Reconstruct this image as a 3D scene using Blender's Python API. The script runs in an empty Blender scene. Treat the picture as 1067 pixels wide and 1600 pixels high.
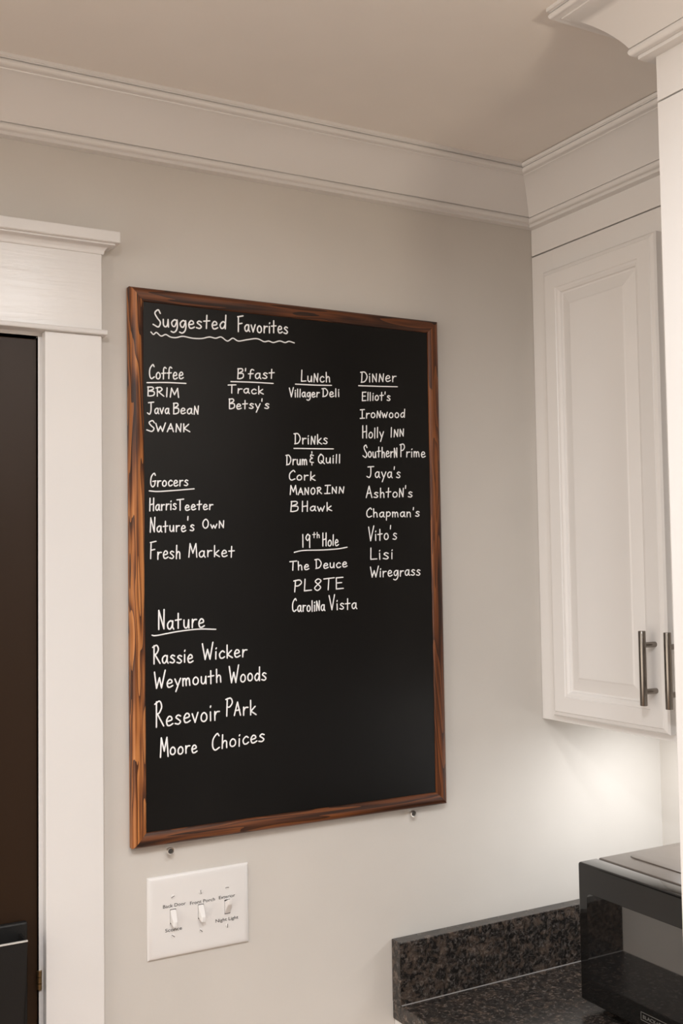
import bpy, bmesh, math, random
from mathutils import Vector, Matrix
random.seed(7)
SC = bpy.context.scene
COL = SC.collection

# ---------------------------------------------------------------- camera
CAM_H = 1.675          # lens height above the floor
CAM_D = 1.64           # lens distance from the chalkboard wall
yaw, pitch, roll = math.radians(29.1656), math.radians(2.8369), math.radians(-0.8734)
fw = Vector((math.sin(yaw) * math.cos(pitch), math.cos(yaw) * math.cos(pitch), math.sin(pitch)))
rt0 = Vector((math.cos(yaw), -math.sin(yaw), 0))
up0 = rt0.cross(fw)
rt = rt0 * math.cos(roll) + up0 * math.sin(roll)
up = up0 * math.cos(roll) - rt0 * math.sin(roll)
cd = bpy.data.cameras.new('camera')
cd.sensor_fit = 'VERTICAL'
cd.sensor_height = 36.0
cd.lens = 36.0 * 1681.63 / 1600.0
cd.clip_start = 0.02
cam = bpy.data.objects.new('camera', cd)
COL.objects.link(cam)
cam.matrix_world = Matrix(((rt.x, up.x, -fw.x, 0), (rt.y, up.y, -fw.y, -CAM_D), (rt.z, up.z, -fw.z, CAM_H), (0, 0, 0, 1)))
SC.camera = cam

# ---------------------------------------------------------------- world, lamps, exposure
SC.view_settings.view_transform = 'Standard'
SC.view_settings.look = 'None'
SC.view_settings.gamma = 1.0
SC.view_settings.use_curve_mapping = False
SC.view_settings.exposure = 0.02
W = bpy.data.worlds.new('world')
SC.world = W
W.use_nodes = True
bg = W.node_tree.nodes['Background']
bg.inputs[1].default_value = 3.3
# added soft glow from the left only, no known source, to light the cabinets
tc = W.node_tree.nodes.new('ShaderNodeTexCoord')
sx = W.node_tree.nodes.new('ShaderNodeSeparateXYZ')
W.node_tree.links.new(tc.outputs['Generated'], sx.inputs[0])
wr = W.node_tree.nodes.new('ShaderNodeValToRGB')
mr = W.node_tree.nodes.new('ShaderNodeMapRange')
mr.inputs[1].default_value, mr.inputs[2].default_value = -1.0, 0.0
W.node_tree.links.new(sx.outputs[0], mr.inputs[0])
W.node_tree.links.new(mr.outputs[0], wr.inputs[0])
wr.color_ramp.elements[0].position, wr.color_ramp.elements[0].color = 0.0, (1.0, 0.89, 0.78, 1)
wr.color_ramp.elements[1].position, wr.color_ramp.elements[1].color = 0.45, (0, 0, 0, 1)
W.node_tree.links.new(wr.outputs[0], bg.inputs[0])

def downlight(x, y, watts, size=0.075, col=(0.97, 0.985, 1.0)):
    """unseen lamp added at ceiling height: a round disk shining down"""
    l = bpy.data.lights.new('unseen_downlight', 'AREA')
    l.shape = 'DISK'
    l.size = size
    l.spread = math.radians(172)
    l.energy = watts
    l.color = col
    o = bpy.data.objects.new('unseen_downlight', l)
    o.location = (x, y, 2.408)
    COL.objects.link(o)
    return o
downlight(0.62, -1.25, 7.5)
downlight(0.0, -1.48, 17.0)
downlight(-0.4, -1.0, 3.4)  # this lamp and the next three are added only to balance the brightness
downlight(-0.4, -2.2, 11.0)
downlight(-1.3, -1.3, 5.0)
downlight(-2.0, -0.6, 6.5)
sl = bpy.data.lights.new('added_uplight', 'AREA')      # added unseen uplight, put in to brighten the ceiling
sl.shape = 'DISK'
sl.size = 0.25
sl.energy = 23
sl.color = (1.0, 0.86, 0.70)
so = bpy.data.objects.new('added_uplight', sl)
so.location = (0.9, -2.2, 1.75)
so.rotation_euler = (math.radians(180), 0, 0)
COL.objects.link(so)
ul = bpy.data.lights.new('under_cabinet_lamp', 'AREA')
ul.shape = 'RECTANGLE'
ul.size, ul.size_y = 0.03, 0.45
ul.energy = 2.6
ul.color = (0.98, 0.99, 1.0)
uo = bpy.data.objects.new('under_cabinet_lamp', ul)
uo.location = (1.53, -0.37, 1.366)
COL.objects.link(uo)

# ---------------------------------------------------------------- helpers
def V(x, y, z):
    """x, depth in front of the lens, height above the lens -> world point"""
    return Vector((x, y - CAM_D, z + CAM_H))

def link(o, parent=None):
    COL.objects.link(o)
    if parent is not None:
        o.parent = parent
        o.matrix_parent_inverse = parent.matrix_world.inverted()
    return o

def obj(name, bm, mat, parent=None, smooth=False, angle=40):
    me = bpy.data.meshes.new(name)
    bmesh.ops.recalc_face_normals(bm, faces=bm.faces[:])
    bm.to_mesh(me)
    bm.free()
    if mat is not None:
        me.materials.append(mat)
    o = bpy.data.objects.new(name, me)
    if smooth:
        for p in me.polygons:
            p.use_smooth = True
        try:
            me.set_sharp_from_angle(angle=math.radians(angle))
        except Exception:
            pass
    return link(o, parent)

def empty(name, loc):
    o = bpy.data.objects.new(name, None)
    o.empty_display_size = 0.05
    o.location = loc
    COL.objects.link(o)
    bpy.context.view_layer.update()
    return o

def tag(o, label, cat=None, group=None, kind=None):
    if label: o['label'] = label
    if cat: o['category'] = cat
    if group: o['group'] = group
    if kind: o['kind'] = kind
    return o

def box(bm, a, b, bev=0.0, seg=2):
    """axis aligned box between two world corners, edges rounded by bev"""
    lo = [min(a[i], b[i]) for i in range(3)]
    hi = [max(a[i], b[i]) for i in range(3)]
    r = bmesh.ops.create_cube(bm, size=1.0)
    for v in r['verts']:
        v.co = Vector([lo[i] + (v.co[i] + 0.5) * (hi[i] - lo[i]) for i in range(3)])
    if bev > 0:
        es = list({e for v in r['verts'] for e in v.link_edges})
        bmesh.ops.bevel(bm, geom=es, offset=bev, segments=seg, profile=0.5, affect='EDGES')
    return bm

def vbox(bm, x0, x1, y0, y1, z0, z1, bev=0.0, seg=2):
    return box(bm, V(x0, y0, z0), V(x1, y1, z1), bev, seg)

def cyl(bm, p, q, r0, r1=None, n=24, bev=0.0):
    r1 = r0 if r1 is None else r1
    p, q = Vector(p), Vector(q)
    d = (q - p).normalized()
    a = d.orthogonal().normalized()
    b = d.cross(a)
    rings = []
    L = (q - p).length
    prof = [(0, r0), (L, r1)] if bev <= 0 else [(0, r0 - bev), (bev * 0.3, r0 - bev * 0.3), (bev, r0), (L - bev, r1), (L - bev * 0.3, r1 - bev * 0.3), (L, r1 - bev)]
    for t, r in prof:
        rings.append([bm.verts.new(p + d * t + a * (r * math.cos(2 * math.pi * k / n)) + b * (r * math.sin(2 * math.pi * k / n))) for k in range(n)])
    for i in range(len(rings) - 1):
        for k in range(n):
            bm.faces.new((rings[i][k], rings[i][(k + 1) % n], rings[i + 1][(k + 1) % n], rings[i + 1][k]))
    bm.faces.new(rings[0][::-1])
    bm.faces.new(rings[-1])
    return bm

def sweep(bm, sections, close=True):
    """quads between successive closed sections (lists of points), ends capped"""
    rows = [[bm.verts.new(p) for p in s] for s in sections]
    n = len(rows[0])
    for i in range(len(rows) - 1):
        for k in range(n):
            bm.faces.new((rows[i][k], rows[i][(k + 1) % n], rows[i + 1][(k + 1) % n], rows[i + 1][k]))
    if close:
        bm.faces.new(rows[0][::-1])
        bm.faces.new(rows[-1])
    return bm

def terraces(bm, quads):
    """nested rectangles, each a list of four points, joined by quads; first and last are filled"""
    rows = [[bm.verts.new(p) for p in q] for q in quads]
    for i in range(len(rows) - 1):
        for k in range(4):
            bm.faces.new((rows[i][k], rows[i][(k + 1) % 4], rows[i + 1][(k + 1) % 4], rows[i + 1][k]))
    bm.faces.new(rows[0][::-1])
    bm.faces.new(rows[-1])
    return bm

# ---------------------------------------------------------------- materials
def mat(name, col, rough=0.5, metal=0.0, ior=1.45, coat=0.0):
    m = bpy.data.materials.new(name)
    m.use_nodes = True
    b = m.node_tree.nodes['Principled BSDF']
    b.inputs['Base Color'].default_value = (*col, 1)
    b.inputs['Roughness'].default_value = rough
    b.inputs['Metallic'].default_value = metal
    b.inputs['IOR'].default_value = ior
    b.inputs['Coat Weight'].default_value = coat
    return m

def nodes(m):
    nt = m.node_tree
    return nt, nt.nodes['Principled BSDF']

def coords(nt, scale=(1, 1, 1)):
    tc = nt.nodes.new('ShaderNodeTexCoord')
    mp = nt.nodes.new('ShaderNodeMapping')
    mp.inputs['Scale'].default_value = scale
    nt.links.new(tc.outputs['Object'], mp.inputs['Vector'])
    return mp.outputs['Vector']

def noise(nt, vec, scale, detail=4, rough=0.55, dist=0.0):
    n = nt.nodes.new('ShaderNodeTexNoise')
    n.inputs['Scale'].default_value = scale
    n.inputs['Detail'].default_value = detail
    n.inputs['Roughness'].default_value = rough
    n.inputs['Distortion'].default_value = dist
    nt.links.new(vec, n.inputs['Vector'])
    return n.outputs['Fac']

def ramp(nt, fac, stops):
    r = nt.nodes.new('ShaderNodeValToRGB')
    e = r.color_ramp.elements
    while len(e) < len(stops):
        e.new(0.5)
    for k, (p, c) in enumerate(stops):
        e[k].position = p
        e[k].color = (*c, 1)
    nt.links.new(fac, r.inputs['Fac'])
    return r.outputs['Color']

def bump(m, fac, strength=0.1, dist=0.001):
    nt, b = nodes(m)
    bp = nt.nodes.new('ShaderNodeBump')
    bp.inputs['Strength'].default_value = strength
    bp.inputs['Distance'].default_value = dist
    nt.links.new(fac, bp.inputs['Height'])
    nt.links.new(bp.outputs['Normal'], b.inputs['Normal'])

def paint(name, col, rough, tex=350, strength=0.12, var=0.03):
    m = mat(name, col, rough)
    nt, b = nodes(m)
    v = coords(nt)
    n = noise(nt, v, tex, 3)
    bump(m, n, strength, 0.0006)
    lo = tuple(c * (1 - var) for c in col)
    hi = tuple(min(1, c * (1 + var)) for c in col)
    c = ramp(nt, noise(nt, v, 3.0, 3), [(0.35, lo), (0.65, hi)])
    nt.links.new(c, b.inputs['Base Color'])
    return m

M = {}
M['wall'] = paint('greige_wall_paint', (0.62, 0.59, 0.55), 0.62)
M['ceiling'] = paint('white_ceiling_paint', (0.80, 0.76, 0.715), 0.8)
M['trim'] = paint('white_trim_paint', (0.738, 0.722, 0.708), 0.32, 120, 0.06, 0.015)
M['cabinet'] = paint('white_cabinet_paint', (0.768, 0.752, 0.738), 0.36, 160, 0.05, 0.015)
M['plastic'] = mat('white_switch_plastic', (0.755, 0.74, 0.727), 0.3)
M['ink'] = mat('black_label_print', (0.012, 0.011, 0.010), 0.5)
M['chalk'] = mat('white_marker_line', (0.93, 0.94, 0.95), 0.7)
M['slot'] = mat('dark_slot', (0.05, 0.045, 0.04), 0.6)
M['steel'] = mat('brushed_nickel', (0.24, 0.215, 0.19), 0.25, 1.0)
M['brass'] = mat('dull_brass', (0.45, 0.33, 0.18), 0.4, 1.0)
M['caulk'] = mat('pale_caulk', (0.20, 0.19, 0.185), 0.6)
M['chrome'] = mat('screw_metal', (0.85, 0.82, 0.78), 0.3, 1.0)
M['window'] = mat('tinted_oven_glass', (0.006, 0.006, 0.006), 0.03, 0.0, 2.3)
M['gloss'] = mat('gloss_black_plastic', (0.008, 0.0075, 0.007), 0.05, 0.0, 1.5)
M['print'] = mat('grey_print', (0.16, 0.155, 0.145), 0.5)

def wood_trim():
    """glossy white paint brushed over open grained pine"""
    m = mat('white_paint_over_grain', (0.738, 0.722, 0.708), 0.24)
    nt, b = nodes(m)
    v = coords(nt, (6, 40, 95))
    n = noise(nt, v, 1.0, 5, 0.6, 0.6)
    bump(m, n, 0.35, 0.0012)
    return m
M['grain_trim'] = wood_trim()

def stained(name, axis, stops, seed):
    """stained pine, long streaks and arched growth rings along the given axis"""
    m = mat(name, (0.2, 0.08, 0.03), 0.42, 0, 1.45)
    nt, b = nodes(m)
    def axes(across, along):
        v = coords(nt, (across, across * 0.6, along) if axis == 'z' else (along, across * 0.6, across))
        v.node.inputs['Location'].default_value = (seed, seed * 0.7, seed * 1.3)
        return v
    def math_(op, a, c):
        q = nt.nodes.new('ShaderNodeMath')
        q.operation = op
        for i, t in enumerate((a, c)):
            if isinstance(t, (int, float)): q.inputs[i].default_value = t
            else: nt.links.new(t, q.inputs[i])
        return q.outputs[0]
    ring = noise(nt, axes(38, 3.2), 1.0, 2, 0.45, 0.4)         # slow field whose contour lines are the rings
    rings = math_('FRACT', math_('MULTIPLY', ring, 9.0), 0.0)
    saw = math_('POWER', rings, 1.6)
    broad = noise(nt, axes(30, 2.0), 1.3, 3, 0.5, 0.3)
    fine = noise(nt, axes(300, 6), 1.0, 4, 0.6, 0.3)
    mix = math_('ADD', math_('MULTIPLY', broad, 0.75), math_('ADD', math_('MULTIPLY', saw, -0.34), math_('MULTIPLY', fine, 0.50)))
    c = ramp(nt, mix, stops)
    nt.links.new(c, b.inputs['Base Color'])
    bump(m, mix, 0.25, 0.0010)
    return m
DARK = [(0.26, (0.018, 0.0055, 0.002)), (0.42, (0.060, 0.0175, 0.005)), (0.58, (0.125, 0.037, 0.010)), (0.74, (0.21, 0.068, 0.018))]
LIT = [(0.28, (0.030, 0.008, 0.0025)), (0.42, (0.13, 0.039, 0.010)), (0.55, (0.33, 0.112, 0.028)), (0.70, (0.54, 0.22, 0.066))]  # same pine, with the stronger light on the left rail mixed into its colour
M['frame_left'] = stained('stained_pine_lit', 'z', LIT, 3.1)
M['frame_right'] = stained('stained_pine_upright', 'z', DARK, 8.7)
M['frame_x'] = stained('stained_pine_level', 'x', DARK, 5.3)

def board_black():
    m = mat('matte_black_writing_board', (0.003, 0.0027, 0.0025), 0.36, 0, 1.34)
    nt, b = nodes(m)
    n = noise(nt, coords(nt), 900, 2)
    bump(m, n, 0.08, 0.0003)
    c = ramp(nt, noise(nt, coords(nt), 8, 4), [(0.3, (0.002, 0.0018, 0.0016)), (0.7, (0.0036, 0.0032, 0.0029))])
    nt.links.new(c, b.inputs['Base Color'])
    return m
M['board'] = board_black()

def granite():
    m = mat('dark_speckled_granite', (0.04, 0.035, 0.03), 0.27, 0, 1.55)
    nt, b = nodes(m)
    v = coords(nt)
    a = noise(nt, v, 140, 6, 0.7, 0.8)
    c1 = ramp(nt, a, [(0.38, (0.006, 0.0055, 0.005)), (0.51, (0.020, 0.0175, 0.016)), (0.60, (0.065, 0.057, 0.052)), (0.72, (0.17, 0.155, 0.145))])
    c2 = ramp(nt, noise(nt, v, 60, 5, 0.65, 0.8), [(0.47, (0, 0, 0)), (0.70, (0.085, 0.058, 0.042))])
    vo = nt.nodes.new('ShaderNodeTexVoronoi')
    vo.inputs['Scale'].default_value = 260
    nt.links.new(v, vo.inputs['Vector'])
    c3 = ramp(nt, vo.outputs['Distance'], [(0.06, (0.10, 0.095, 0.09)), (0.16, (0, 0, 0))])
    def add(x, y, f):
        q = nt.nodes.new('ShaderNodeMix')
        q.data_type = 'RGBA'
        q.blend_type = 'ADD'
        q.inputs[0].default_value = f
        nt.links.new(x, q.inputs[6])
        nt.links.new(y, q.inputs[7])
        return q.outputs[2]
    nt.links.new(add(add(c1, c2, 0.9), c3, 0.5), b.inputs['Base Color'])
    return m
M['granite'] = granite()

def dark_door():
    m = mat('dark_brown_door_paint', (0.024, 0.0115, 0.0050), 0.42, 0, 1.36)
    nt, b = nodes(m)
    bump(m, noise(nt, coords(nt), 260, 4), 0.12, 0.0005)
    return m
M['door'] = dark_door()

def satin_black():
    m = mat('satin_black_casing', (0.115, 0.095, 0.080), 0.3, 0.0, 1.6)
    nt, b = nodes(m)
    bump(m, noise(nt, coords(nt), 1500, 2), 0.05, 0.0002)
    return m
M['satin'] = satin_black()
M['leather'] = paint('black_grained_cover', (0.0045, 0.0042, 0.004), 0.55, 700, 0.3, 0.05)
M['strap'] = paint('grey_strap', (0.05, 0.047, 0.042), 0.5, 700, 0.2, 0.05)
M['pale_edge'] = mat('pale_edge', (0.55, 0.53, 0.50), 0.35)

def floor_wood():
    m = mat('oak_floor_boards', (0.3, 0.17, 0.09), 0.4)
    nt, b = nodes(m)
    br = nt.nodes.new('ShaderNodeTexBrick')
    br.inputs['Scale'].default_value = 1.0
    br.inputs['Brick Width'].default_value = 1.2
    br.inputs['Row Height'].default_value = 0.09
    br.inputs['Mortar Size'].default_value = 0.002
    br.inputs['Color1'].default_value = (0.34, 0.19, 0.10, 1)
    br.inputs['Color2'].default_value = (0.26, 0.14, 0.07, 1)
    br.inputs['Mortar'].default_value = (0.08, 0.04, 0.02, 1)
    nt.links.new(coords(nt), br.inputs['Vector'])
    nt.links.new(br.outputs['Color'], b.inputs['Base Color'])
    return m
M['floor'] = floor_wood()

# ---------------------------------------------------------------- room shell
CEIL = 0.740           # heights and depths below are measured from the lens
XL, XR = -2.4, 1.658   # side walls
YN = -2.0              # wall behind the camera
OP_L, OP_R, OP_T = -0.379, 0.391, 0.3555   # door opening
FL = -CAM_H

def structure(name, bm, m, parent=None, smooth=False):
    o = obj(name, bm, m, parent, smooth)
    if parent is None:
        o['kind'] = 'structure'
    return o

bm = bmesh.new()
vbox(bm, XL - 0.1, XR + 0.1, YN - 0.1, 1.75, FL - 0.1, FL)
structure('floor', bm, M['floor'])
bm = bmesh.new()
vbox(bm, XL - 0.1, XR + 0.1, YN - 0.1, 1.75, CEIL, CEIL + 0.1)
structure('ceiling', bm, M['ceiling'])
bm = bmesh.new()                                   # wall with the chalkboard, with the door opening left free
vbox(bm, XL, OP_L, 1.64, 1.75, FL, CEIL)
vbox(bm, OP_R, XR, 1.64, 1.75, FL, CEIL)
vbox(bm, OP_L, OP_R, 1.64, 1.75, OP_T, CEIL)
structure('wall_back', bm, M['wall'])
bm = bmesh.new()
vbox(bm, XR, XR + 0.1, YN, 1.75, FL, CEIL)
structure('wall_right', bm, M['wall'])
# crown moulding: (projection, drop) of its face, swept and mitred round wall, cabinet and pantry
XC, XP = 1.352, 1.031              # faces of the wall cabinet and of the tall pantry
YP, YQ = 0.991, 0.34               # far and near side of the pantry
def crown_profile():
    p = [(0.0, 0.0), (0.098, 0.0), (0.098, 0.0052), (0.0957, 0.0056), (0.0950, 0.0064), (0.0957, 0.0072)]
    for k in range(7):                                # upper bead
        a = math.radians(65 - k * 25)
        p.append((0.0912 + 0.0052 * math.cos(a), 0.0115 - 0.0052 * math.sin(a)))
    p += [(0.0862, 0.0160), (0.0856, 0.0162), (0.0842, 0.0164), (0.0836, 0.0178)]
    p += [(0.0818, 0.0180), (0.0750, 0.0208), (0.0678, 0.0247), (0.0617, 0.0288), (0.0557, 0.0334), (0.0496, 0.0386),  # hollow cove
          (0.0436, 0.0445), (0.0375, 0.0511), (0.0315, 0.0585), (0.0270, 0.0648), (0.0238, 0.0702)]
    p += [(0.0246, 0.0710)]
    for k in range(7):                                # lower bead
        a = math.radians(60 - k * 22)
        p.append((0.0190 + 0.0060 * math.cos(a), 0.0758 - 0.0060 * math.sin(a)))
    p += [(0.0172, 0.0812), (0.0166, 0.0818), (0.0157, 0.0822), (0.0157, 0.0868), (0.0, 0.0868)]
    return p
CP = crown_profile()
def crown(name, f_list, drop=0.0):
    bm = bmesh.new()
    sweep(bm, [[V(*f(u), CEIL - v - drop) for u, v in CP] for f in f_list])
    return structure(name, bm, M['trim'], None, True)
crown('trim_1', [lambda u: (XL, 1.64 - u), lambda u: (XC - u, 1.64 - u)])
crown('trim_2', [lambda u: (XC - u, 1.64 - u), lambda u: (XC - u, YP + u)], 0.0012)
crown('trim_3', [lambda u: (XC - u, YP + u), lambda u: (XP - u, YP + u), lambda u: (XP - u, YQ - u), lambda u: (XR, YQ - u)])

# ---------------------------------------------------------------- dark door with its white casing
d = empty('door_1', V(0, 1.665, FL))
d['kind'] = 'structure'
bm = bmesh.new()
vbox(bm, OP_L + 0.003, OP_R - 0.0008, 1.644, 1.684, FL + 0.008, OP_T - 0.004, 0.0015)
obj('slab', bm, M['door'], d)
bm = bmesh.new()
vbox(bm, OP_L - 0.018, OP_L, 1.6395, 1.75, FL, OP_T, 0.001)
vbox(bm, OP_R, OP_R + 0.018, 1.6395, 1.75, FL, OP_T, 0.001)
vbox(bm, OP_L - 0.018, OP_R + 0.018, 1.6395, 1.75, OP_T, OP_T + 0.018, 0.001)
obj('jamb', bm, M['trim'], d)
for z in (-0.605, -1.42):
    bm = bmesh.new()
    for k in range(3):
        cyl(bm, V(OP_R + 0.0005, 1.6385, z - 0.0135 + k * 0.0093), V(OP_R + 0.0005, 1.6385, z - 0.0135 + k * 0.0093 + 0.0084), 0.0036, n=12)
    tag(obj('hinge', bm, M['brass'], d, True), 'small dull brass hinge')

t = empty('trim_4', V(0, 1.63, FL))
t['kind'] = 'structure'
CY = 1.621                                             # face of the casing boards
CB = OP_T + 0.0055                                     # top of the upright casings
for x0, x1 in ((OP_R + 0.006, 0.4845), (OP_L - 0.006 - 0.0875, OP_L - 0.006)):
    bm = bmesh.new()
    vbox(bm, x0, x1, CY, 1.64, FL, CB, 0.0015)
    obj('casing', bm, M['trim'], t)
FL0, FL1 = OP_L - 0.0935, 0.4845
bm = bmesh.new()
vbox(bm, FL0 - 0.0078, FL1 + 0.0078, CY - 0.0085, 1.64, CB, CB + 0.0078, 0.002, 3)
obj('bead_strip', bm, M['trim'], t, True)
bm = bmesh.new()
vbox(bm, FL0, FL1, CY - 0.0005, 1.64, CB + 0.0078, 0.489, 0.0008)
obj('frieze_board', bm, M['grain_trim'], t)
bm = bmesh.new()                                       # cove under the cap, returned at both ends
cove = [(0.002, 0.488)]
for k in range(9):
    a = math.radians(90 * k / 8)
    cove.append((0.003 + 0.0115 * (1 - math.cos(a)), 0.4895 + 0.0105 * math.sin(a)))
cove += [(0.0165, 0.5005), (0.0165, 0.5035)]
def cove_section(f):
    return [f(o, z) for o, z in cove] + [f(-0.01, 0.5035), f(-0.01, 0.488)]
sweep(bm, [cove_section(lambda o, z: V(FL0 - o, 1.64, z)), cove_section(lambda o, z: V(FL0 - o, CY - o, z)),
           cove_section(lambda o, z: V(FL1 + o, CY - o, z)), cove_section(lambda o, z: V(FL1 + o, 1.64, z))])
obj('cove_moulding', bm, M['trim'], t, True)
bm = bmesh.new()
vbox(bm, FL0 - 0.0235, FL1 + 0.0235, CY - 0.0235, 1.64, 0.5032, 0.5210, 0.0018)
obj('cap_board', bm, M['trim'], t)

bm = bmesh.new()
vbox(bm, 0.4845, 1.0, 1.626, 1.64, FL, FL + 0.12, 0.003)
structure('baseboard_back', bm, M['trim'])

# ---------------------------------------------------------------- wall cabinet
def raised_door(parent, name, y0, y1, z0, z1, x_back, m, x_step=-1):
    """raised panel door facing -X; y0 > y1 are its far and near edges"""
    prof = [(0, 0.0), (0, 0.012), (0.003, 0.0155), (0.009, 0.0175), (0.0105, 0.019), (0.038, 0.019), (0.0395, 0.0172), (0.0435, 0.0166), (0.0475, 0.0140),
            (0.0490, 0.0105), (0.0520, 0.0098), (0.0545, 0.0105), (0.0740, 0.0160), (0.0765, 0.0174), (0.0785, 0.0176)]
    bm = bmesh.new()
    quads = []
    for i, h in prof:
        x = x_back - h
        quads.append([V(x, y0 - i, z0 + i), V(x, y1 + i, z0 + i), V(x, y1 + i, z1 - i), V(x, y0 - i, z1 - i)])
    terraces(bm, quads)
    return obj(name, bm, m, parent)

def bar_pull(parent, x_door, x_bar, y, z0, z1, zp0, zp1):
    bm = bmesh.new()
    cyl(bm, V(x_bar, y, z0), V(x_bar, y, z1), 0.0061, n=28, bev=0.0008)
    for z in (zp0, zp1):
        cyl(bm, V(x_bar, y, z), V(x_door + 0.0005, y, z), 0.0046, 0.0046, n=20)
    return tag(obj('pull_handle', bm, M['steel'], parent, True), 'brushed metal bar pull')

CZ0, CZ1 = -0.300, 0.598
cab = tag(empty('wall_cabinet', V(1.5, 1.3, CZ0)), 'white wall cabinet with raised panel door and bar pulls, right of the chalkboard', 'cabinet')
bm = bmesh.new()
FX = XC + 0.019
vbox(bm, FX, XR - 0.001, YP + 0.001, 1.6385, CZ0 + 0.012, CZ1)            # carcass
obj('body', bm, M['cabinet'], cab)
bm = bmesh.new()                                                # face frame
vbox(bm, XC, FX, 1.578, 1.6395, CZ0, CZ1, 0.0007)
vbox(bm, XC, FX, YP + 0.001, YP + 0.02, CZ0, CZ1, 0.0007)
vbox(bm, XC, FX, 1.274, 1.314, CZ0 + 0.038, CZ1 - 0.055)
vbox(bm, XC, FX, YP + 0.02, 1.578, CZ0, CZ0 + 0.038)
vbox(bm, XC, FX, YP + 0.02, 1.578, CZ1 - 0.055, CZ1)
obj('face_frame', bm, M['cabinet'], cab)
dz0, dz1 = -0.288, 0.555
for y0, y1, yh in ((1.5905, 1.300, 1.3225), (1.288, 0.9975, 1.2665)):
    dr = raised_door(cab, 'door', y0, y1, dz0, dz1, XC, M['cabinet'])
    bar_pull(dr, XC - 0.019, 1.304, yh, -0.2392, -0.1160, -0.2165, -0.1395)
bm = bmesh.new()
vbox(bm, 1.50, 1.56, YP + 0.02, 1.52, CZ0 - 0.004, CZ0 + 0.012, 0.002)
tag(obj('light_bar', bm, M['plastic'], cab), 'slim light bar fixed under the cabinet')

bm = bmesh.new()                                                # frieze board between cabinet and crown
vbox(bm, XC, XR, YP + 0.001, 1.6395, CZ1 + 0.0028, CEIL - 0.0015, 0.0006)
structure('trim_5', bm, M['cabinet'])

# ---------------------------------------------------------------- tall pantry at the right edge
pan = tag(empty('pantry_cabinet', V(1.35, 0.66, FL)), 'tall white pantry cabinet reaching the ceiling at right edge', 'cabinet')
bm = bmesh.new()
vbox(bm, XP, XR - 0.001, YQ, YP, FL + 0.10, 0.5925, 0.001)
vbox(bm, XP + 0.07, XR - 0.001, YQ + 0.002, YP - 0.002, FL, FL + 0.10)
obj('body', bm, M['cabinet'], pan)
bm = bmesh.new()
vbox(bm, XP, XR - 0.001, YQ, YP, 0.5945, CEIL - 0.0015, 0.0006)
obj('frieze_board', bm, M['cabinet'], pan)
for y0, y1 in ((0.905, 0.669), (0.663, 0.425)):
    for z0, z1, zh in ((-0.30, 0.555, -0.20), (-1.55, -0.33, -0.5)):
        dr = raised_door(pan, 'door', y0, y1, z0, z1, XP, M['cabinet'])
        yh = y1 + 0.022 if y0 > 0.8 else y0 - 0.022
        bar_pull(dr, XP - 0.019, XP - 0.049, yh, zh - 0.0616, zh + 0.0616, zh - 0.038, zh + 0.038)

# ---------------------------------------------------------------- base cabinet, worktop, backsplash
CT = -0.761                       # worktop surface
bc = tag(empty('base_cabinet', V(1.35, 1.3, FL)), 'pale base cabinet under the dark granite worktop', 'cabinet')
bm = bmesh.new()
vbox(bm, 1.006, XR - 0.001, YP + 0.001, 1.6395, FL + 0.10, CT - 0.0305, 0.001)
vbox(bm, 1.076, XR - 0.001, YP + 0.002, 1.6385, FL, FL + 0.10)
obj('body', bm, M['cabinet'], bc)
for y0, y1, yh in ((1.56, 1.285, 1.307), (1.275, 1.0, 1.253)):
    dr = raised_door(bc, 'door', y0, y1, FL + 0.13, CT - 0.22, 1.006, M['cabinet'])
    bar_pull(dr, 0.987, 0.957, yh, -1.18, -1.06, -1.158, -1.082)
ct = bmesh.new()
vbox(ct, 1.002, XR - 0.001, YP + 0.001, 1.6395, CT - 0.030, CT, 0.0025, 3)
tag(obj('worktop', ct, M['granite'], None), 'dark speckled granite worktop carrying the black microwave', 'worktop')
bs = bmesh.new()
vbox(bs, 1.002, XR - 0.001, 1.612, 1.6395, CT, CT + 0.1065, 0.0012)
bs = tag(obj('backsplash', bs, M['granite'], None), 'low dark granite backsplash along the wall behind the microwave', 'backsplash')
bm = bmesh.new()
sweep(bm, [[V(x, 1.6122, CT), V(x, 1.6106, CT), V(x, 1.6122, CT + 0.0014)] for x in (1.0035, XR)])
tag(obj('caulk_line', bm, M['caulk'], bs), 'pale grey caulk line')

# ---------------------------------------------------------------- microwave
MX, MZ0, MZ1 = 1.260, CT + 0.015, -0.514
MY0, MY1 = 1.4455, 1.000
mw = tag(empty('microwave', V(1.44, 1.24, CT)), 'black microwave oven with glossy door standing on the granite worktop', 'microwave')
bm = bmesh.new()
vbox(bm, MX + 0.046, MX + 0.33, MY1, MY0, MZ0, MZ1, 0.004, 3)
obj('body', bm, M['satin'], mw, True)
bm = bmesh.new()                                               # raised rounded rectangle pressed in the top
cx0, cx1, cy0, cy1, rr = MX + 0.092, MX + 0.30, MY1 + 0.03, MY0 - 0.018, 0.022
def rrect(ins, z):
    pts = []
    for ccx, ccy, a0 in ((cx1 - rr, cy1 - rr, 0), (cx0 + rr, cy1 - rr, 90), (cx0 + rr, cy0 + rr, 180), (cx1 - rr, cy0 + rr, 270)):
        for k in range(7):
            a = math.radians(a0 + 15 * k)
            pts.append(V(ccx + (rr - ins) * math.cos(a), ccy + (rr - ins) * math.sin(a), z))
    return pts
sweep(bm, [rrect(0, MZ1 - 0.0005), rrect(0.0012, MZ1 + 0.002), rrect(0.004, MZ1 + 0.0024)])
obj('top_panel', bm, M['satin'], mw, True)
bm = bmesh.new()
vbox(bm, MX, MX + 0.0435, MY1, MY0, MZ0 + 0.001, MZ1, 0.0045, 4)
dr = obj('door', bm, M['gloss'], mw, True)
bm = bmesh.new()                                               # glass panel let into the door
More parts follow.
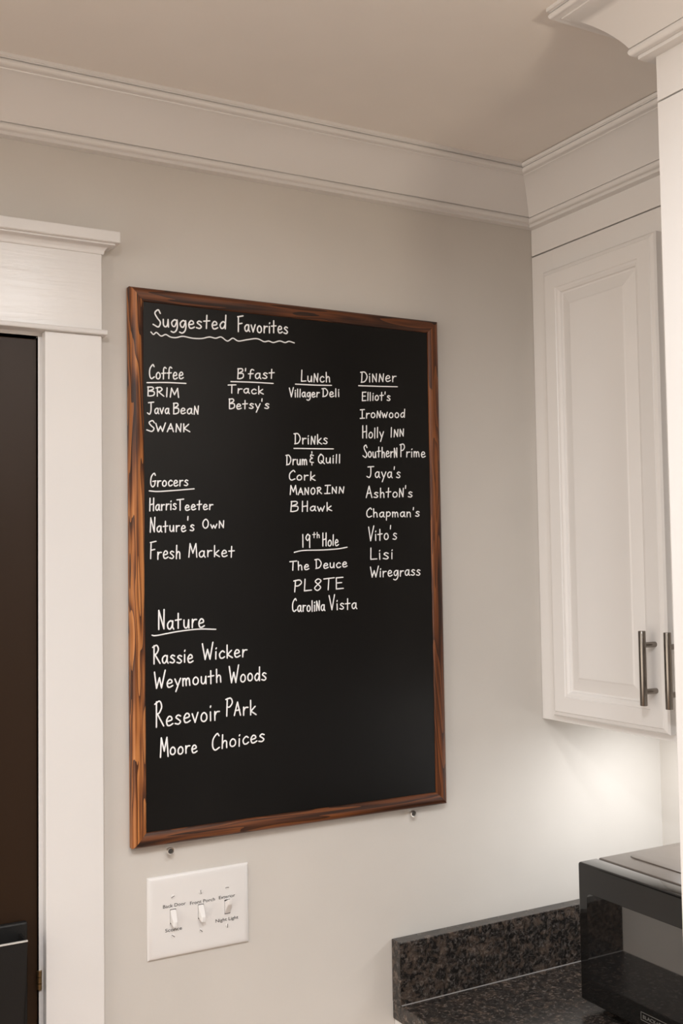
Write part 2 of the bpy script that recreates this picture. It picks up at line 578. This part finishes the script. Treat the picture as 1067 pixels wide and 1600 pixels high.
gx, gy0, gy1, gz0, gz1, gr = MX - 0.0006, MY1 + 0.13, MY0 - 0.022, MZ0 + 0.040, -0.5620, 0.010
def grect(x, ins):
    pts = []
    for ccy, ccz, a0 in ((gy1 - gr, gz1 - gr, 0), (gy0 + gr, gz1 - gr, 90), (gy0 + gr, gz0 + gr, 180), (gy1 - gr, gz0 + gr, 270)):
        for k in range(7):
            a = math.radians(a0 + 15 * k)
            pts.append(V(x, ccy + (gr - ins) * math.cos(a), ccz + (gr - ins) * math.sin(a)))
    return pts
sweep(bm, [grect(MX + 0.003, 0), grect(gx, 0)])
obj('window_glass', bm, M['window'], dr)
for fx in (MX + 0.07, MX + 0.28):
    for fy in (MY1 + 0.05, MY0 - 0.05):
        bm = bmesh.new()
        cyl(bm, V(fx, fy, CT), V(fx, fy, MZ0 + 0.002), 0.012)
        obj('foot', bm, M['satin'], mw, True)

def text_bm(body, width, height, origin, ux, uz, depth, normal, weight=0.0):
    """letters as thin raised mesh: width along ux, cap height along uz, standing off along normal"""
    cu = bpy.data.curves.new('letters', 'FONT')
    cu.body = body
    cu.resolution_u = 3
    cu.offset = weight
    to = bpy.data.objects.new('letters', cu)
    COL.objects.link(to)
    bpy.context.view_layer.update()
    dg = bpy.context.evaluated_depsgraph_get()
    me = bpy.data.meshes.new_from_object(to.evaluated_get(dg))
    bm = bmesh.new()
    bm.from_mesh(me)
    bpy.data.objects.remove(to)
    bpy.data.meshes.remove(me)
    xs = [v.co.x for v in bm.verts]
    x0, x1 = min(xs), max(xs)
    capz = 0.70
    for v in bm.verts:
        a = (v.co.x - x0) / (x1 - x0) * width
        b = v.co.y / capz * height
        v.co = origin + ux * a + uz * b + normal * depth
    r = bmesh.ops.extrude_face_region(bm, geom=bm.faces[:])
    for v in [g for g in r['geom'] if isinstance(g, bmesh.types.BMVert)]:
        v.co -= normal * (depth + 0.0002)
    return bm

ex, ey, ez = Vector((1, 0, 0)), Vector((0, 1, 0)), Vector((0, 0, 1))
bm = text_bm('BLACK+DECKER', 0.068, 0.0056, V(MX, 1.2995, -0.7265), -ey, ez, 0.0004, -ex)
o, w_, i_ = V(MX, 0, 0).x, 0.0006, 0
def plate(y0, y1, z0, z1):
    vbox(bm, MX - 0.0004, MX + 0.0006, y0, y1, z0, z1)
plate(1.3040, 1.2275, -0.7177, -0.7169)
plate(1.3040, 1.2275, -0.7301, -0.7293)
plate(1.3040, 1.3032, -0.7301, -0.7169)
plate(1.2283, 1.2275, -0.7301, -0.7169)
tag(obj('logo_print', bm, M['print'], dr), 'grey outlined lettering')

# ---------------------------------------------------------------- chalkboard
BX0, BX1, BZ0, BZ1 = 0.530, 1.1142, -0.431, 0.445
BACK = 1.6385
board = tag(empty('chalkboard', V((BX0 + BX1) / 2, BACK, BZ0)), 'large black writing board in stained wood frame, covered in white handwriting', 'chalkboard')
RAIL = [(0.0, 0.0), (0.0, 0.0120), (0.0012, 0.0155), (0.0035, 0.0177), (0.0070, 0.0185), (0.0110, 0.0183), (0.0160, 0.0170), (0.0205, 0.0150), (0.0222, 0.0140), (0.0226, 0.0128), (0.0226, 0.0)]
def rail(a, b, ia, ib, m):
    """frame piece between two outer corners; ia and ib are the inward unit steps at its mitred ends"""
    bm = bmesh.new()
    secs = []
    for c, s in ((a, ia), (b, ib)):
        secs.append([V(c[0] + s[0] * u, BACK - h, c[1] + s[1] * u) for u, h in RAIL])
    sweep(bm, secs)
    return obj('frame_rail', bm, m, board, True, 50)
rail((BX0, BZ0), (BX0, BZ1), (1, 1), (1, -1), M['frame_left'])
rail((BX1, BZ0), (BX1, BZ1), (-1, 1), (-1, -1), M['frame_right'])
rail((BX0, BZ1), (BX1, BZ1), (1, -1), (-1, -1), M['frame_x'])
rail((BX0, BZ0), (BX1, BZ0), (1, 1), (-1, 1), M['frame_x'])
PANEL_Y = 1.6255
bm = bmesh.new()
vbox(bm, BX0 + 0.022, BX1 - 0.022, PANEL_Y, BACK - 0.001, BZ0 + 0.022, BZ1 - 0.022)
panel = tag(obj('board_panel', bm, M['board'], board), 'matt black panel with handwritten lists')

# handwriting: single stroke letters, cap height 1, x height 0.6; '!' marks straight strokes
GL = {
'a': (.50, '.43,.5 .27,.6 .07,.4 .09,.1 .24,.01 .38,.22 .43,.55|!.43,.58 .42,.14 .5,.0'),
'b': (.46, '!.08,1 .08,.02|.08,.42 .26,.56 .43,.35 .34,.05 .08,.02'),
'c': (.44, '.42,.5 .27,.6 .07,.36 .13,.05 .3,.0 .44,.1'),
'd': (.48, '.43,.46 .25,.58 .05,.3 .15,.02 .33,.1 .43,.4|!.45,1.02 .44,.0'),
'e': (.46, '.06,.28 .38,.36 .36,.55 .2,.6 .06,.34 .12,.04 .28,.0 .46,.1'),
'f': (.40, '.42,.92 .29,1 .18,.84 .16,.4 .15,.0|!.0,.5 .38,.53'),
'g': (.48, '.43,.5 .26,.6 .06,.38 .12,.1 .28,.08 .42,.45|.44,.58 .46,.08 .38,-.26 .2,-.42 .02,-.35'),
'h': (.44, '!.08,1 .08,0|.08,.34 .22,.57 .36,.48 .38,.2 .39,0'),
'i': (.16, '!.08,.58 .08,0|!.08,.8 .10,.85'),
'k': (.46, '!.08,1 .08,0|!.4,.6 .1,.27 .46,0'),
'l': (.16, '!.08,1 .07,0'),
'm': (.62, '!.05,.58 .05,0|.05,.35 .16,.57 .27,.48 .29,0|.29,.35 .4,.57 .52,.48 .56,0'),
'n': (.46, '!.06,.58 .06,0|.06,.33 .2,.57 .36,.48 .39,0'),
'o': (.48, '.25,.6 .08,.42 .08,.12 .25,0 .42,.14 .42,.44 .25,.6'),
'p': (.48, '!.08,.56 .07,-.42|.08,.42 .26,.58 .43,.4 .35,.08 .08,.04'),
'r': (.38, '!.08,.58 .08,0|.08,.3 .2,.54 .38,.56'),
's': (.42, '.38,.53 .22,.6 .09,.46 .24,.32 .38,.15 .25,0 .03,.06'),
't': (.44, '!.21,.98 .2,0|!.0,.58 .42,.62'),
'u': (.46, '.06,.58 .07,.15 .2,0 .34,.13 .4,.56|!.4,.58 .42,0'),
'v': (.42, '!.02,.58 .2,0 .4,.62'),
'w': (.60, '!.02,.58 .15,0 .28,.45 .42,0 .58,.62'),
'y': (.46, '!.04,.58 .23,.08|!.45,.6 .12,-.42'),
'A': (.54, '!.02,0 .28,1 .52,0|!.1,.36 .44,.4'),
'B': (.50, '!.06,1 .05,0|.03,.98 .35,1 .42,.78 .1,.54|.1,.54 .46,.5 .47,.14 .22,0 .04,.02'),
'C': (.52, '.5,.86 .37,1 .1,.68 .08,.22 .25,.0 .52,.12'),
'D': (.60, '!.12,.98 .12,.02|.0,.97 .35,.98 .57,.55 .4,.1 .08,.0'),
'E': (.50, '!.46,1 .06,.98 .06,0 .48,.02|!.06,.52 .38,.54'),
'F': (.48, '!.06,.95 .05,0|!.0,.97 .48,1.04|!.06,.5 .38,.55'),
'G': (.56, '.5,.86 .38,1 .11,.75 .06,.25 .25,0 .46,.14 .5,.42|!.27,.4 .56,.43'),
'H': (.52, '!.06,1 .05,0|!.46,1 .45,0|!.05,.48 .46,.54'),
'I': (.44, '!.22,1 .2,0|!.02,.99 .44,1.02|!.0,0 .42,.02'),
'1': (.16, '!.08,1 .08,0'),
'J': (.60, '.34,1 .34,.3 .2,.0 -.04,.1|!.06,.98 .62,1.03'),
'K': (.52, '!.06,1 .05,0|!.46,.95 .08,.42 .54,.0'),
'L': (.46, '!.06,1 .05,.0 .46,.03'),
'M': (.62, '!.02,0 .1,1 .32,.3 .54,1 .62,0'),
'N': (.50, '!.05,0 .08,1 .42,.02 .46,1.03'),
'O': (.54, '.28,1 .08,.72 .08,.25 .27,0 .46,.27 .46,.75 .28,1'),
'P': (.48, '!.1,.98 .09,0|.0,.94 .33,1.0 .46,.76 .3,.52 .09,.5'),
'Q': (.58, '.28,1 .08,.72 .08,.25 .27,.02 .48,.27 .48,.75 .28,1 .2,.97|!.32,.28 .6,-.04'),
'R': (.54, '!.1,.98 .08,0|.0,.9 .3,1.0 .43,.78 .28,.55 .09,.5|!.16,.5 .54,.02'),
'S': (.52, '.5,.82 .36,1.02 .13,.84 .28,.55 .5,.28 .36,.0 .0,.14'),
'T': (.60, '!.0,.97 .62,1.03|!.3,1 .29,0'),
'V': (.50, '!.0,1 .22,0 .5,1.06'),
'W': (.76, '!.0,1 .18,0 .37,.62 .54,0 .78,1.06'),
'8': (.46, '.42,.82 .25,1 .08,.8 .25,.54 .42,.25 .24,0 .06,.22 .25,.54 .42,.82'),
'9': (.46, '.42,.85 .25,1 .07,.72 .22,.5 .42,.75 .44,.9|!.43,.9 .4,-.06'),
'&': (.36, '.34,.72 .12,.78 .08,.6 .26,.5 .06,.42 .04,.2 .34,.14|!.2,1.02 .2,.92|!.2,.04 .2,-.06'),
"'": (.14, '!.07,1.02 .05,.78'),
}
def catmull(pts, n=6):
    if len(pts) < 3: return pts
    closed = (Vector(pts[0]) - Vector(pts[-1])).length < 1e-6
    P = [Vector(p) for p in pts]
    ext = ([P[-2]] + P + [P[1]]) if closed else ([P[0] * 2 - P[1]] + P + [P[-1] * 2 - P[-2]])
    out = []
    for i in range(1, len(ext) - 2):
        a, b, c, d_ = ext[i - 1:i + 3]
        for k in range(n):
            t_ = k / n
            out.append(0.5 * (2 * b + (c - a) * t_ + (2 * a - 5 * b + 4 * c - d_) * t_ ** 2 + (3 * b - a - 3 * c + d_) * t_ ** 3))
    out.append(P[-1])
    return out

def stroke(bm, pts, r):
    """low rounded ridge of marker paint along 2-D board points in metres"""
    P = [Vector((p[0], p[1])) for p in pts]
    Q = [P[0]]
    for p in P[1:]:
        if (p - Q[-1]).length > 1e-5: Q.append(p)
    P = Q
    if len(P) < 2: P = [P[0], P[0] + Vector((1e-4, 0))]
    rows = []
    def tan(i):
        a, b = P[max(0, i - 1)], P[min(len(P) - 1, i + 1)]
        return (b - a).normalized()
    seq = []
    t0, t1 = tan(0), tan(len(P) - 1)
    for k, s in ((0.98, 0.2), (0.7, 0.72)): seq.append((P[0] - t0 * r * k, t0, r * s))
    for i in range(len(P)): seq.append((P[i], tan(i), r))
    for k, s in ((0.7, 0.72), (0.98, 0.2)): seq.append((P[-1] + t1 * r * k, t1, r * s))
    h = 0.00045
    for p, tg, w in seq:
        nrm = Vector((-tg.y, tg.x))
        row = []
        for c, hh in ((-1, -0.0003), (-0.8, h * 0.6), (0, h), (0.8, h * 0.6), (1, -0.0003)):
            q = p + nrm * (w * c)
            row.append(bm.verts.new(V(BX0 + q.x, PANEL_Y - hh, BZ0 + q.y)))
        rows.append(row)
    for i in range(len(rows) - 1):
        for k in range(4):
            bm.faces.new((rows[i][k], rows[i][k + 1], rows[i + 1][k + 1], rows[i + 1][k]))

def layout(text):
    out, x, small = [], 0.0, False
    for ch in text:
        if ch == '^':
            small = True
            continue
        if ch == ' ':
            x += 0.35
            continue
        w_, s_ = GL[ch]
        k = 0.74 if small else 1.0
        kw = k * (1.0 if not small else 1.18)
        out.append((ch, x, kw, k, small))
        x += w_ * kw + (0.13 if ch != '1' else 0.16)
        small = False
    return out, x - 0.13

def write(bm, text, a, b, cap, xr, r):
    xr *= 0.93
    a, b = Vector(a) / 1000, Vector(b) / 1000
    cap = cap / 1000
    items, tot = layout(text)
    L = b - a
    for ch, x, kw, k, small in items:
        low = ch.islower()
        jit = random.uniform(-0.03, 0.03)
        lean = random.uniform(-0.02, 0.05)
        for st in GL[ch][1].split('|'):
            straight = st.startswith('!')
            pts = [tuple(float(c) for c in p.split(',')) for p in st.lstrip('!').split()]
            if not straight: pts = catmull(pts)
            else: pts = [Vector(p) for p in pts]
            out = []
            for p in pts:
                px, py = p[0], p[1]
                if low:
                    if py <= 0.62: py = py * xr / 0.6
                    else: py = xr + (py - 0.6) / 0.4 * (min(0.98, xr + 0.36) - xr)
                out.append(a + L * ((x + (px + lean * py) * kw) / tot) + Vector((0, 1)) * ((py * k + jit) * cap))
            if straight:
                for p, q in zip(out, out[1:]): stroke(bm, (p, q), r)
            else:
                stroke(bm, out, r)

WORDS = [
    (0, 'Suggested', (39.2, 815.3), (164.1, 823.4), 26.9, 0.48),
    (0, 'Favorites', (185.5, 820.9), (278.1, 826.6), 25.4, 0.48),
    (1, 'Coffee', (31.4, 730.9), (89.0, 735.1), 22.5, 0.5),
    (2, 'BR1M', (28.7, 703.4), (80.8, 704.7), 14.2, 0.6),
    (3, 'Java', (29.3, 674.9), (64.8, 676.9), 18.6, 0.5),
    (3, 'Bea^N', (71.4, 677.2), (114.8, 679.6), 17.1, 0.55),
    (4, 'S^W^A^N^K', (27.3, 646.8), (98.9, 650.2), 16.8, 0.6),
    (5, "B'fast", (183.5, 742.4), (251.2, 747.2), 16.6, 0.6),
    (6, 'Track', (167.1, 717.4), (230.6, 719.7), 13.4, 0.62),
    (7, "Betsy's", (168.2, 691.1), (241.0, 695.3), 16.0, 0.55),
    (8, 'Lu^Nch', (301.8, 745.6), (358.6, 749.1), 18.9, 0.55),
    (9, 'Villager', (279.8, 718.2), (336.7, 721.0), 14.7, 0.58),
    (9, 'Deli', (342.2, 722.2), (376.7, 724.4), 14.1, 0.65),
    (10, 'Di^N^Ner', (419.0, 752.8), (493.5, 759.1), 18.3, 0.6),
    (11, "Elliot's", (421.6, 720.3), (480.7, 724.0), 15.2, 0.62),
    (12, 'Iro^Nwood', (417.8, 688.9), (510.4, 695.3), 15.2, 0.62),
    (13, 'Holly', (421.3, 653.5), (465.3, 656.6), 21.6, 0.5),
    (13, '1^N^N', (479.3, 658.6), (508.0, 660.8), 16.8, 0.6),
    (14, 'Souther^N', (421.9, 619.7), (493.3, 623.1), 21.5, 0.5),
    (14, 'Prime', (498.9, 623.3), (553.1, 625.2), 22.5, 0.45),
    (15, "Jaya's", (430.1, 585.0), (498.8, 586.0), 18.8, 0.58),
    (16, 'Dri^Nks', (286.9, 638.0), (351.6, 640.7), 17.6, 0.6),
    (17, 'Drum', (271.1, 601.9), (311.7, 603.8), 16.4, 0.6),
    (17, '&', (316.8, 603.9), (323.7, 604.2), 20.9, 0.6),
    (17, 'Quill', (331.8, 606.0), (376.6, 608.6), 15.6, 0.62),
    (18, 'Cork', (275.7, 576.2), (326.3, 576.9), 16.4, 0.55),
    (19, 'M^A^N^O^R', (278.3, 551.5), (338.6, 554.0), 14.8, 0.6),
    (19, 'I^N^N', (344.7, 554.9), (382.5, 555.9), 14.0, 0.6),
    (20, 'B', (277.9, 523.3), (292.6, 523.5), 16.9, 0.6),
    (20, 'Hawk', (300.0, 523.5), (357.9, 525.3), 17.0, 0.5),
    (21, '19', (299.7, 463.2), (315.5, 463.1), 21.2, 0.6),
    (21, 'th', (320.2, 478.5), (333.7, 479.0), 10.1, 0.6),
    (21, 'Hole', (338.9, 464.4), (370.1, 465.6), 21.9, 0.5),
    (22, 'The', (275.6, 424.5), (311.9, 424.8), 14.7, 0.62),
    (22, 'Deuce', (323.9, 425.9), (386.4, 428.2), 15.4, 0.58),
    (23, 'PL8TE', (281.8, 388.0), (379.0, 391.0), 19.4, 0.6),
    (24, 'Caroli^Na', (279.0, 354.7), (341.7, 354.4), 21.4, 0.5),
    (24, 'Vista', (350.8, 355.7), (404.7, 354.9), 23.9, 0.45),
    (25, "Ashto^N's", (426.9, 548.8), (523.9, 552.4), 19.8, 0.5),
    (26, "Chapman's", (426.3, 515.1), (538.2, 516.9), 15.9, 0.58),
    (27, "Vito's", (430.2, 473.5), (489.3, 476.7), 24.1, 0.48),
    (28, 'Lisi', (433.1, 441.2), (480.4, 441.3), 19.7, 0.6),
    (29, 'Wiregrass', (433.1, 409.3), (537.5, 411.5), 17.5, 0.6),
    (30, 'Grocers', (32.2, 559.1), (95.8, 563.3), 21.3, 0.45),
    (31, 'Harris', (30.8, 521.2), (75.8, 524.2), 19.7, 0.5),
    (31, 'Teeter', (76.9, 522.7), (137.9, 524.9), 16.9, 0.52),
    (32, "Nature's", (31.2, 487.3), (105.7, 490.1), 22.4, 0.45),
    (32, 'O^w^N', (119.3, 494.0), (157.7, 495.0), 14.5, 0.6),
    (33, 'Fresh', (31.4, 445.4), (81.8, 446.3), 25.9, 0.48),
    (33, 'Market', (95.7, 448.3), (175.0, 447.5), 21.5, 0.5),
    (34, 'Nature', (43.8, 334.9), (121.3, 336.1), 29.4, 0.48),
    (35, 'Rassie', (35.2, 280.7), (101.6, 280.3), 28.7, 0.45),
    (35, 'Wicker', (118.3, 284.0), (195.1, 284.4), 24.8, 0.5),
    (36, 'Weymouth', (36.6, 242.6), (150.2, 245.2), 25.0, 0.5),
    (36, 'Woods', (164.1, 243.6), (230.2, 243.5), 26.0, 0.5),
    (37, 'Resevoir', (38.0, 183.5), (145.9, 186.2), 39.7, 0.38),
    (37, 'P^Ark', (156.7, 190.4), (210.7, 188.9), 28.2, 0.5),
    (38, 'Moore', (45.9, 136.4), (107.1, 137.6), 29.4, 0.42),
    (38, 'Choices', (132.2, 137.4), (225.3, 144.4), 25.6, 0.5),
]
RULES = [
    (0, [(35.3, 806.2), (39.7, 802.6), (44.4, 806.3), (52.1, 801.2), (60.0, 804.4), (67.9, 801.1), (77.1, 800.9), (89.1, 804.1), (105.1, 802.5), (121.3, 803.4), (135.0, 807.2), (145.9, 806.1), (155.6, 809.1), (166.6, 803.3), (176.4, 808.9), (186.2, 805.1), (201.8, 808.6), (220.3, 812.1), (233.2, 808.2), (241.9, 810.0), (250.6, 808.2), (262.3, 811.9), (272.6, 810.1), (280.0, 812.9), (289.8, 811.1)]),
    (1, [(28.3, 724.5), (59.4, 726.9), (93.2, 727.8)]),
    (5, [(172.3, 736.4), (209.4, 737.9), (249.1, 738.6)]),
    (8, [(291.3, 740.4), (327.3, 741.2), (361.0, 743.0)]),
    (10, [(415.7, 746.2), (455.8, 747.8), (495.7, 749.7)]),
    (16, [(286.8, 630.3), (325.6, 631.3), (362.8, 632.5)]),
    (21, [(285.1, 454.1), (302.0, 457.1), (337.9, 457.7), (368.4, 459.4), (387.0, 462.2)]),
    (30, [(31.0, 552.8), (45.2, 552.1), (71.6, 554.3), (105.9, 557.6)]),
    (34, [(33.9, 326.1), (41.4, 325.3), (77.2, 330.1), (111.4, 332.3), (141.1, 330.8)]),
]

for ln, txt, a, b, cap, xr in WORDS:
    bm = bmesh.new()
    write(bm, txt, a, b, cap, xr, (0.00135 if ln in (0, 34, 35, 36, 37, 38) else 0.00119) * (0.75 if txt == 'th' else 1))
    obj('handwritten_word', bm, M['chalk'], panel, True, 80)
for ln, pts in RULES:
    bm = bmesh.new()
    stroke(bm, catmull([(x / 1000, z / 1000) for x, z in pts], 5), 0.00115)
    obj('underline', bm, M['chalk'], panel, True, 80)

# two screws left in the wall under the board
for x, z, lab in ((0.592, -0.4425, 'small round screw in the wall under the left end of the board'), (1.044, -0.441, 'small round screw in the wall under the right end of the board')):
    s = empty('wall_screw', V(x, 1.64, z))
    tag(s, lab, 'screw', 'screws under the chalkboard')
    bm = bmesh.new()
    cyl(bm, V(x, 1.6405, z), V(x, 1.628, z), 0.0019, n=16)
    obj('shank', bm, M['chrome'], s, True)
    bm = bmesh.new()
    ring = []
    for rr_, yy in ((0.0030, 1.6320), (0.0052, 1.6300), (0.0056, 1.6275), (0.0055, 1.6254), (0.0050, 1.6248), (0.0042, 1.6250), (0.0040, 1.6268)):
        ring.append([V(x + rr_ * math.cos(2 * math.pi * k / 20), yy, z + rr_ * math.sin(2 * math.pi * k / 20)) for k in range(20)])
    sweep(bm, ring)
    obj('head', bm, M['chrome'], s, True)
    bm = bmesh.new()
    cyl(bm, V(x, 1.6270, z), V(x, 1.6262, z), 0.0041, n=20)
    tag(obj('socket', bm, M['slot'], s), 'dark recess of the screw head')

# ---------------------------------------------------------------- switch plate
SX0, SX1, SZ0, SZ1, SY = 0.5572, 0.7287, -0.6095, -0.4825, 1.634
sw = tag(empty('light_switch', V((SX0 + SX1) / 2, 1.64, SZ0)), 'white three toggle light switch plate with printed labels under the board', 'light switch')
bm = bmesh.new()
def sq(i, y):
    return [V(SX0 + i, y, SZ0 + i), V(SX1 - i, y, SZ0 + i), V(SX1 - i, y, SZ1 - i), V(SX0 + i, y, SZ1 - i)]
terraces(bm, [sq(0, 1.6398), sq(0, 1.6380), sq(0.0012, 1.6365), sq(0.0035, 1.6350), sq(0.0070, 1.6342), sq(0.011, SY)])
obj('cover_plate', bm, M['plastic'], sw, True, 30)
for x, updown in ((0.598, -1), (0.6447, -1), (0.690, 1)):
    z = -0.546
    bm = bmesh.new()                                           # rim round the slot
    for q in ((x - 0.0062, x - 0.0050, z - 0.0128, z + 0.0128), (x + 0.0050, x + 0.0062, z - 0.0128, z + 0.0128), (x - 0.0050, x + 0.0050, z + 0.0116, z + 0.0128), (x - 0.0050, x + 0.0050, z - 0.0128, z - 0.0116)):
        vbox(bm, q[0], q[1], SY - 0.0009, SY + 0.001, q[2], q[3])
    tg = obj('toggle', bm, M['plastic'], sw)
    bm = bmesh.new()
    vbox(bm, x - 0.0050, x + 0.0050, SY - 0.0002, SY + 0.001, z - 0.0116, z + 0.0116)
    tag(obj('slot', bm, M['slot'], tg), 'dark slot of the toggle')
    bm = bmesh.new()
    base, tip, ln_ = z - updown * 0.0010, z + updown * 0.0105, 0.0115
    secs = []
    for t_, wz, wx in ((0.0, 0.0098, 0.0046), (0.3, 0.0080, 0.0044), (0.7, 0.0056, 0.0038), (0.93, 0.0046, 0.0034), (1.0, 0.0034, 0.0024)):
        zc = base + (tip - base) * t_
        yc = SY - 0.0004 - ln_ * t_ * (1.0)
        secs.append([V(x - wx, yc, zc - wz), V(x + wx, yc, zc - wz), V(x + wx, yc, zc + wz), V(x - wx, yc, zc + wz)])
    sweep(bm, secs)
    bmesh.ops.bevel(bm, geom=bm.edges[:], offset=0.0005, segments=2, affect='EDGES')
    obj('lever', bm, M['plastic'], tg, True, 35)
for x, dz, ang in ((0.598, 0.0302, 25), (0.6447, 0.0302, 95), (0.690, 0.0302, 0), (0.598, -0.0302, -35), (0.6447, -0.0302, -40), (0.690, -0.0302, 85)):
    z = -0.546 + dz
    bm = bmesh.new()
    cyl(bm, V(x, SY + 0.0005, z), V(x, SY - 0.0009, z), 0.0033, n=20, bev=0.0005)
    sc = obj('screw', bm, M['plastic'], sw, True)
    bm = bmesh.new()
    ca, sa = math.cos(math.radians(ang)), math.sin(math.radians(ang))
    pts = []
    for y in (SY - 0.0006, SY - 0.00098):
        pts.append([V(x + p * ca - q * sa, y, z + p * sa + q * ca) for p, q in ((-0.003, -0.00045), (0.003, -0.00045), (0.003, 0.00045), (-0.003, 0.00045))])
    sweep(bm, pts)
    tag(obj('screw_slot', bm, M['slot'], sc), 'dark slot across the screw head')
for body, x0, x1, z in (('Back Door', 0.5818, 0.6194, -0.5316), ('Sconce', 0.5850, 0.6127, -0.5688), ('Front Porch', 0.6266, 0.6688, -0.5332), ('Exterior', 0.6758, 0.7037, -0.5325), ('Night Light', 0.6697, 0.7090, -0.5683)):
    bm = text_bm(body, x1 - x0, 0.0052, V(x0, SY, z), ex, ez, 0.0003, -ey)
    tag(obj('label_print', bm, M['ink'], sw), 'small black printed words')

# ---------------------------------------------------------------- black pocket on the door
pk = tag(empty('wall_pocket', V(0.2, 1.60, -0.9)), 'black pocket with pale top edge hung on the dark door', 'pocket')
PX0, PX1 = 0.06, 0.364
bm = bmesh.new()
vbox(bm, PX0, PX1 + 0.009, 1.632, 1.6425, -0.86, -0.515, 0.003)
obj('back_panel', bm, M['leather'], pk)
bm = bmesh.new()
zt, zb, tp = -0.5300, -0.86, 0.016
outer = lambda z, s, i: [V(PX0 + s + i, 1.592 + s * 0.5 + i, z), V(PX1 - s - i, 1.592 + s * 0.5 + i, z), V(PX1 - s - i, 1.633, z), V(PX0 + s + i, 1.633, z)]
sweep(bm, [outer(zb, tp, 0), outer(zt, 0, 0), outer(zt, 0, 0.003), outer(zb + 0.01, tp, 0.003)])
obj('front_pocket', bm, M['leather'], pk)
bm = bmesh.new()
vbox(bm, PX0, PX1, 1.5905, 1.5945, zt - 0.0006, zt + 0.0014, 0.0005)
tag(obj('rim_edge', bm, M['pale_edge'], pk), 'pale line along the pocket rim')
